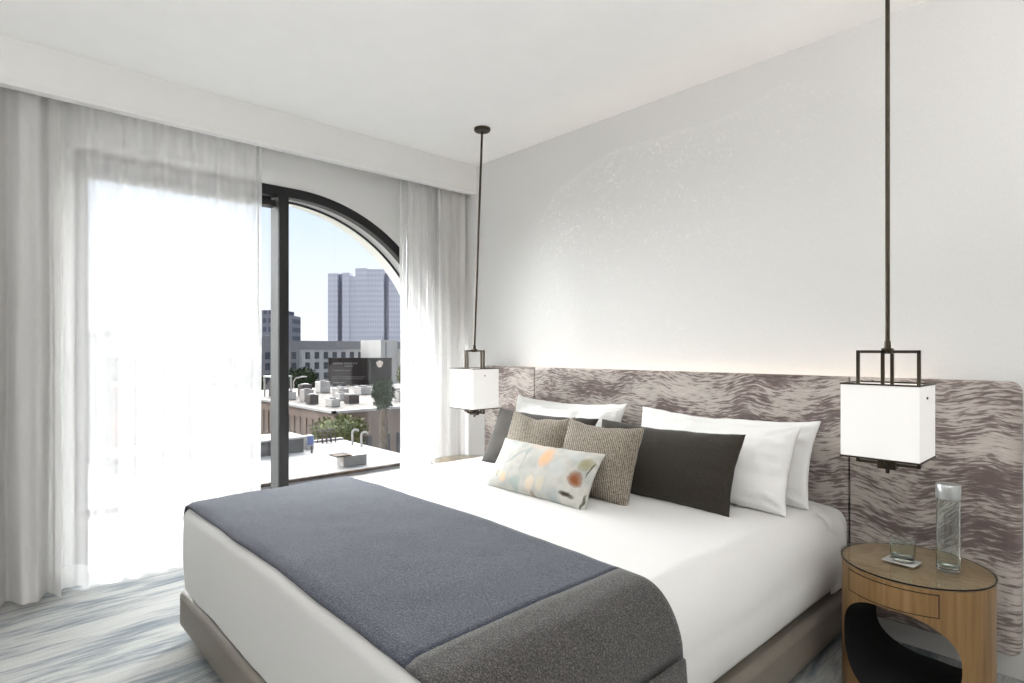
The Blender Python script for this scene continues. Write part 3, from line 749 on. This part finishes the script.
for i, (x, y, h, lab) in enumerate(((-24.0, 11.45, .78, 'white gooseneck vent pipe on the roof edge, taller left one'), (-23.3, 11.6, .70, 'white gooseneck vent pipe on the roof edge, right one'))):
    pts = [(x, y, -3.7), (x, y, -3.7+h-.12)] + [(x+.06*(1-math.cos(a)), y+.15*(1-math.cos(a)), -3.7+h-.12+.15*math.sin(a)) for a in [PI*k/8 for k in range(1, 8)]]
    tag(MB().tube(pts, .06, 10).build('vent_pipe', M['unitwhite'], smooth=True), lab, 'pipe', 'gooseneck vent pipes')
bb = thing('roof_unit', 'blue and white box beside the low shed on the white roof', 'roof unit', (-24.5, 9.3, -3.7))
MB().box(-24.7, -24.4, 9.1, 9.55, -3.7, -3.02).build('casing', M['unitwhite'], bb, bevel=.05)
MB().box(-24.4, -24.37, 9.2, 9.5, -3.5, -3.07).build('panel', M['blue'], bb)
MB().tube([(-23.2, 8.9, -3.7), (-23.2, 8.9, -3.35)], .05, 8).build('vent_stub', M['unitdark'])
tag(bpy.data.objects['vent_stub'], 'short dark stub pipe on the white roof', 'pipe')
# roof ladder with curved rails
ld_ = thing('roof_ladder', 'dark curved hand rails at the back of the white roof', 'ladder', (-25.6, 10.7, -3.7))
for k in range(4):
    y = 10.4 + k*.24
    MB().tube([(-25.9, y, -3.7), (-25.9, y, -3.1), (-25.8, y+.05, -2.96+.01*k), (-25.6, y+.08, -2.98), (-25.5, y+.1, -3.15), (-25.48, y+.1, -3.7)], .03, 8).build('rail', M['unitdark'], ld_, smooth=True)
for z in (-3.5, -3.3, -3.1): MB().tube([(-25.9, 10.35, z), (-25.9, 11.2, z)], .022, 8).build('rung', M['unitdark'], ld_)
sh = thing('shed', 'low shed with shaded side coloured dark and white top on the white roof', 'shed', (-25, 5, -3.7))
MB().box(-25.7, -23.8, 1, 8.75, -3.7, -3.03).build('body', M['browndark'], sh)  # the wall's shadow is put into this dark body colour
MB().box(-25.8, -23.7, .9, 8.85, -3.03, -2.94).build('roof', M['whiteroof'], sh)
# bush between
bu = thing('bush', 'olive green bushy treetop in front of the brown building', 'bush', (-30, 13.6, GZ))
MB().tube([(-30, 13.6, GZ), (-30, 13.6, -4.2)], [.2, .1], 8).build('trunk', M['bark'], bu)
blob('crown', (-30, 13.6, -3.9), (1.5, 1.9, 1.15), M['leafolive'], bu, 1300, .13, 3)
# brown building
br = thing('brown_building', 'brown stucco building with cluttered roof beyond the white roof', 'building', (-40, 25, GZ))
MB().box(-64, -35.6, 16, 46, GZ, -3.30).build('wall', M['brown'], br)
mb = MB(); mb.box(-64, -35.45, 15.85, 16.15, -3.32, -3.12); mb.box(-35.75, -35.45, 15.85, 46, -3.32, -3.12); mb.build('parapet', M['unitwhite'], br)
MB().box(-63.7, -35.8, 16.2, 45.8, -3.31, -3.25).build('roof_membrane', M['brownroof'], br)
for k in range(15):
    x = -36.9 - k*1.15; MB().box(x-.62, x, 15.9, 16.05, -7.0, -4.05).build('window', M['brownpanel'], br)
for (y0, y1, z0, z1) in ((18.0, 19.0, -9, -5.2), (19.6, 20.6, -9, -5.2), (21.2, 22.0, -9, -5.2), (22.8, 24.6, -9, -5.0), (25.2, 26.6, -9, -5.2)):
    MB().box(-35.62, -35.52, y0, y1, z0, z1).build('shopfront', M['browndark'], br)
# roof plant
AC = [(-40,18.0,1.3,.9,.8,'unitwhite'),(-43,17.6,.9,.9,1.0,'unitdark'),(-46,18.4,1.2,1,1.3,'unitgrey'),(-49,18.0,1.5,1,.9,'unitwhite'),(-41.5,20.4,1.1,1.1,.9,'unitdark'),
      (-45,21.2,1.4,1,.8,'unitwhite'),(-38.6,21.6,1,1.4,.7,'unitwhite'),(-48,22.6,1.6,1.2,1.1,'unitgrey'),(-52,20.8,1.2,1.2,1.4,'unitdark'),(-43,24.2,1.5,1.2,.9,'unitwhite'),
      (-40.5,24.6,1.0,1.0,1.0,'unitgrey'),(-50,26,1.8,1.4,1.0,'unitwhite'),(-46,27.5,1.4,1.2,.8,'unitgrey'),(-55,24,1.5,1.3,1.5,'unitwhite'),(-39.5,28,1.6,1.2,.9,'unitwhite'),(-53,30,2,1.4,1,'unitwhite')]
DESC = ['at the front corner of the brown roof','second from the front corner of the brown roof','midway along the near roof edge','farther along the near roof edge','just behind the front corner units',
        'in the middle of the brown roof','close to the front parapet','left of the middle of the brown roof','far along the near roof edge','right of the middle of the brown roof',
        'behind the front parapet','toward the back of the brown roof','below the billboard','at the far back left of the brown roof','near the palm end of the parapet','at the back under the billboard']
CN = {'unitwhite': 'white', 'unitgrey': 'grey', 'unitdark': 'dark'}
for (x, y, a, b, h, m), ds in zip(AC, DESC):
    a, b, h = a*.85, b*.85, h*.8
    u = thing('air_conditioner', '%s air conditioning unit %s' % (CN[m], ds), 'air conditioner', (x, y, -3.25), 'roof air conditioning units')
    MB().box(x-a/2, x+a/2, y-b/2, y+b/2, -3.2, -3.25+h).build('casing', M[m], u)
    MB().lathe([(0,0),(min(a,b)*.36,0),(min(a,b)*.36,.1),(0,.1)], c=(x, y, -3.25+h), n=20).build('fan_cowl', M['unitdark' if m != 'unitdark' else 'unitgrey'], u)
    for sx in (-1, 1): MB().box(x+sx*a*.4-.05, x+sx*a*.4+.05, y-b/2, y+b/2, -3.248, -3.2).build('skid', M['unitgrey'], u)
pg = thing('roof_frame', 'open white box frame on the left of the brown roof', 'frame', (-53, 18.3, -3.25))
mb = MB()
for px in (-54, -52):
    for py in (17.6, 19.4): mb.box(px-.07, px+.07, py-.07, py+.07, -3.25, -1.3)
mb.box(-54.1, -51.9, 17.5, 19.5, -1.35, -1.2); mb.build('frame', M['unitwhite'], pg)
MB().box(-53.7, -52.3, 17.9, 19.1, -3.25, -1.6).build('tank', M['unitdark'], pg)
# billboard
bl = thing('billboard', 'large dark billboard standing over the brown roof', 'billboard', (-64.4, 33.4, -3.25))
MB().box(-.15, .15, -4.1, 4.1, .05, 3.55).build('board', M['billboard'], bl, world=False)
for k in (-3, -1, 1, 3): MB().box(-.3, -.15, k-.12, k+.12, 0.002, 2.8).build('post', M['unitdark'], bl, world=False)
rnd = random.Random(5); mb = MB()
for (z, y0, y1, s) in ((2.72, -3.5, -.3, .20), (2.42, -2.0, -.9, .12), (1.85, -3.5, -1.3, .12), (1.05, -3.6, .6, .07), (.80, -3.6, .4, .07), (.25, -3.5, -2.0, .14)):
    y = y0
    while y < y1:
        w = s*(.5+.4*rnd.random()); mb.box(.15, .17, y, y+w, z, z+s)
        y += w + s*(.35 if rnd.random() > .2 else 1.0)
mb.build('lettering', M['print'], bl, world=False)
mb = MB(); ring = [(.15, 2.55+.42*math.cos(a)*(1+.2*math.sin(3*a)), 2.75+.45*math.sin(a)) for a in [2*PI*k/18 for k in range(18)]]
mb.add(ring, [tuple(range(18))]); mb.add([(.17, p[1], p[2]) for p in ring], [tuple(range(18))]); mb.build('printed_motif', M['printlight'], bl, world=False)
bl.rotation_euler = (0, 0, R(-43))
# street lamp
sl = thing('street_lamp', 'thin grey street lamp in front of the round dark tree', 'lamp post', (-65.2, 25.0, GZ))
MB().tube([(-65.2, 25.0, GZ), (-65.2, 25.0, -2.5), (-65.0, 25.2, -2.1), (-64.4, 25.8, -1.9)], .09, 8).build('pole', M['unitgrey'], sl, smooth=True)
MB().box(-64.6, -63.9, 25.6, 26.1, -1.98, -1.84).build('lantern', M['unitwhite'], sl)
# trees
def tree(name, label, c, rad, mat, n, leaf, seed, tr=.25):
    r_ = thing(name, label, 'tree', (c[0], c[1], GZ))
    MB().tube([(c[0], c[1], GZ), (c[0]+.1, c[1], c[2]-rad[2]*.3)], [tr, tr*.6], 8).build('trunk', M['bark'], r_, smooth=True)
    blob('crown', c, rad, mat, r_, n, leaf, seed); return r_
tree('round_tree', 'round dark green tree in front of the pale apartment block', (-95, 38.5, -4.6), (3.2, 3.2, 3.0), M['leaf'], 1500, .35, 21)
tree('round_tree', 'dark green tree half hidden behind the window mullion', (-98, 30.5, -4.6), (2.6, 2.6, 2.8), M['leaf'], 1500, .35, 22)
pt = thing('palm_tree', 'dark palm with shaggy trunk at the right edge of the view', 'tree', (-25.4, 14.1, GZ))
MB().tube([(-25.4, 14.1, GZ), (-25.4, 14.1, -5), (-25.38, 14.12, -3), (-25.4, 14.1, -1.6)], [.3,.28,.24,.16], 10).build('trunk', M['bark'], pt, smooth=True)
blob('crown', (-25.4, 14.1, -1.2), (.62, .62, .95), M['leaf'], pt, 900, .12, 31)
mb = MB(); rnd = random.Random(4)
for k in range(60):
    a = rnd.random()*2*PI; e = rnd.uniform(-.9, 1.1); L = rnd.uniform(.5, .95); p = Vector((-25.4, 14.1, -1.3))
    d = Vector((math.cos(a)*math.cos(e), math.sin(a)*math.cos(e), math.sin(e))); pts = [p + d*L*s - Vector((0,0,.45*s*s*L)) for s in (0,.35,.7,1)]
    mb.tube(pts, [.02,.045,.04,.004], 5)
mb.build('fronds', M['leaf'], pt)
tree('olive_tree', 'olive green tree peeping beside the right curtain', (-30.9, 19.2, -.36), (.62, .75, 1.15), M['leafolive'], 900, .10, 41)
# pale mid-rise
mr = thing('apartment_block', 'pale apartment block with grey top floor in front of the tower', 'building', (-150, 70, GZ))
MB().box(-175, -137, 46, 130, GZ, 1.5).build('wall', M['midwhite'], mr)
MB().box(-175, -136.8, 45.8, 131, 1.5, 3.6).build('top_storey', M['midgrey'], mr)
MB().box(-137, -136.4, 46, 55.2, GZ, 1.5).build('grey_bay', M['midgrey'], mr)
MB().box(-170, -150, 46, 58, 3.6, 5.0).build('roof_house', M['midgrey'], mr)
for zi in range(4):
    for yi in range(12):
        y = 57.0 + yi*2.4; z = -.9 - zi*2.6
        MB().box(-137.1, -136.85, y, y+1.15, z, z+1.7).build('window', M['glassdark'], mr)
for zi in range(3):
    for yi in range(4):
        y = 47.0 + yi*2.1; z = -.9 - zi*2.6
        MB().box(-136.5, -136.3, y, y+1.1, z, z+1.7).build('window', M['glassdark'], mr)
wt = thing('white_building', 'narrow white block at the right in front of the tower', 'building', (-122, 70, GZ))
MB().box(-130, -120, 68.4, 73.0, GZ, 3.7).build('wall', M['unitwhite'], wt)
MB().box(-130, -119, 73.0, 78, GZ, 1.6).build('annexe', M['unitwhite'], wt)
MB().box(-120.05, -119.9, 69.6, 70.0, -12, 3.2).build('window_strip', M['midgrey'], wt)
# tall tower
tw = thing('office_tower', 'tall pale grey office tower with vertical bays', 'tower', (-365, 195, GZ))
def bay(x0, y0, dx, dy, l0, l1, d0, d1, z1, mat, name):
    c = Vector((-362, 192)); r2 = Vector((.678, .735)); f2 = Vector((-.735, .678))
    pts = [c + r2*a + f2*b for a, b in ((l0, d0), (l1, d1), (l1, 40), (l0, 40))]
    MB().prism([tuple(p) for p in pts], GZ, z1).build(name, mat, tw)
bay(0,0,0,0, -23.0, -16, 1, 0, 54.5, M['towerlight'], 'bay')
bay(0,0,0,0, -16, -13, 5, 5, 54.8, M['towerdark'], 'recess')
bay(0,0,0,0, -13, -7.8, 1, .5, 55.0, M['towerlight'], 'bay')
bay(0,0,0,0, -7.8, -3.8, 1.2, 1.2, 52.5, M['towerlight'], 'bay')
bay(0,0,0,0, -3.8, 4.5, .5, -1.5, 58.0, M['tower'], 'bay')
bay(0,0,0,0, 4.5, 16, -1.5, 0, 57.2, M['tower'], 'bay')
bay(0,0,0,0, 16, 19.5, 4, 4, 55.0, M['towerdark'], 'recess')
bay(0,0,0,0, 19.5, 42, 0, 6, 56.0, M['tower'], 'bay')
ft = thing('far_tower', 'dark distant tower behind the window mullion', 'tower', (-300, 108, GZ))
MB().prism([(-307,102.5),(-295,115.7),(-310,128),(-322,114)], GZ, 19.5).build('shaft', M['fartower'], ft)
MB().prism([(-306.2,104.2),(-298,113),(-309,124),(-318,114)], 19.5, 22).build('penthouse', M['fartower'], ft)
rb = thing('red_building', 'red rendered building seen left of the mullion', 'building', (-106, 25, GZ))
MB().box(-112, -104, 10, 30.8, GZ, -4.6).build('wall', M['redbrick'], rb)
MB().box(-112, -103.8, 9.8, 31, -4.6, -4.1).build('parapet', M['unitgrey'], rb)
for k in range(7): MB().box(-104.05, -103.9, 12+k*2.6, 13.3+k*2.6, -7.5, -5.6).build('window', M['glassdark'], rb)
gb = thing('grey_building', 'grey block behind the red building left of the mullion', 'building', (-150, 35, GZ))
MB().box(-165, -140, 10, 45, GZ, -.5).build('wall', M['midgrey'], gb)
MB().box(-165, -139.8, 9.8, 45.2, -.5, .2).build('parapet', M['midwhite'], gb)
for zi in range(3):
    for k in range(11): MB().box(-140.1, -139.9, 12+k*3, 13.6+k*3, -2.8-zi*3.2, -1.2-zi*3.2).build('window', M['glassdark'], gb)
gb2 = thing('long_building', 'long pale block seen only through the sheer curtain', 'building', (-70, -10, GZ))
MB().box(-90, -60, -40, 6, GZ, 2.6).build('wall', M['midwhite'], gb2)
MB().box(-90, -59.8, -40.2, 6.2, 2.6, 3.1).build('parapet', M['midgrey'], gb2)
for k in range(12): MB().box(-60.1, -59.9, -38+k*3.6, -36+k*3.6, -1.5, .8).build('window', M['glassdark'], gb2)

# ------------------------------------------------------------------ light
w = bpy.data.worlds.new('world'); SC.world = w; w.use_nodes = True; nt = w.node_tree; nt.nodes.clear()
tc = nt.nodes.new('ShaderNodeTexCoord'); sp = nt.nodes.new('ShaderNodeSeparateXYZ'); nt.links.new(tc.outputs['Generated'], sp.inputs[0])
cr = nt.nodes.new('ShaderNodeValToRGB'); nt.links.new(sp.outputs[2], cr.inputs[0])
el = cr.color_ramp.elements; el[0].position = 0; el[0].color = (.96,.97,1.0,1); el[1].position = .42; el[1].color = (.50,.66,.97,1)
e = el.new(.13); e.color = (.86,.92,1.0,1); e = el.new(.22); e.color = (.72,.84,1.0,1)
bg = nt.nodes.new('ShaderNodeBackground'); nt.links.new(cr.outputs[0], bg.inputs[0]); bg.inputs[1].default_value = .68
wo_ = nt.nodes.new('ShaderNodeOutputWorld'); nt.links.new(bg.outputs[0], wo_.inputs[0])

def sun(name, d, energy, angle, col):
    l = bpy.data.lights.new(name, 'SUN'); l.energy = energy; l.angle = R(angle); l.color = col
    o = bpy.data.objects.new(name, l); COL.objects.link(o); o.rotation_euler = Vector(d).to_track_quat('-Z', 'Y').to_euler(); return o
sun('noon_sun', (-.38, .62, -1.0), 1.1, 1.0, (1, .95, .88))
sun('window_fill_sun', (1.0, -.18, -.04), 34.0, 110, (1, 1, 1))  # second, very wide sun added to brighten the room through the window

def bounce_fill(name, loc, size, energy, col):  # unseen upward fill with no lamp body, added for ceiling bounce
    l = bpy.data.lights.new(name, 'AREA'); l.shape = 'DISK'; l.size = size; l.energy = energy; l.color = col
    o = bpy.data.objects.new(name, l); COL.objects.link(o); o.location = loc; o.rotation_euler = (PI, 0, 0); return o
bounce_fill('ceiling_fill_right', (4.9, -2.5, 1.55), .6, 54, (1, .985, .965))  # added fill out of view, lifts the right ceiling and upper wall
bounce_fill('ceiling_fill_rear', (2.9, -4.3, 1.5), .6, 26, (1, .985, .965))  # added fill behind the camera, lifts the ceiling over the bed
# ------------------------------------------------------------------ camera
cd = bpy.data.cameras.new('camera'); cam = bpy.data.objects.new('camera', cd); COL.objects.link(cam)
cam.location = (4.05, -3.02, 1.30); cam.rotation_euler = (PI/2, 0, R(47.3)); cd.sensor_width = 36; cd.lens = 579/1024*36; cd.shift_y = 8.5/1024; cd.clip_end = 2000
SC.camera = cam
SC.view_settings.view_transform = 'Standard'; SC.view_settings.look = 'None'; SC.view_settings.gamma = 1; SC.view_settings.use_curve_mapping = False
SC.view_settings.exposure = 0.73
SC.cycles.use_denoising = True
SC.cycles.max_bounces = 10; SC.cycles.diffuse_bounces = 6; SC.cycles.transparent_max_bounces = 16; SC.cycles.transmission_bounces = 10
SC.cycles.caustics_refractive = False; SC.cycles.caustics_reflective = False; SC.cycles.sample_clamp_indirect = 6
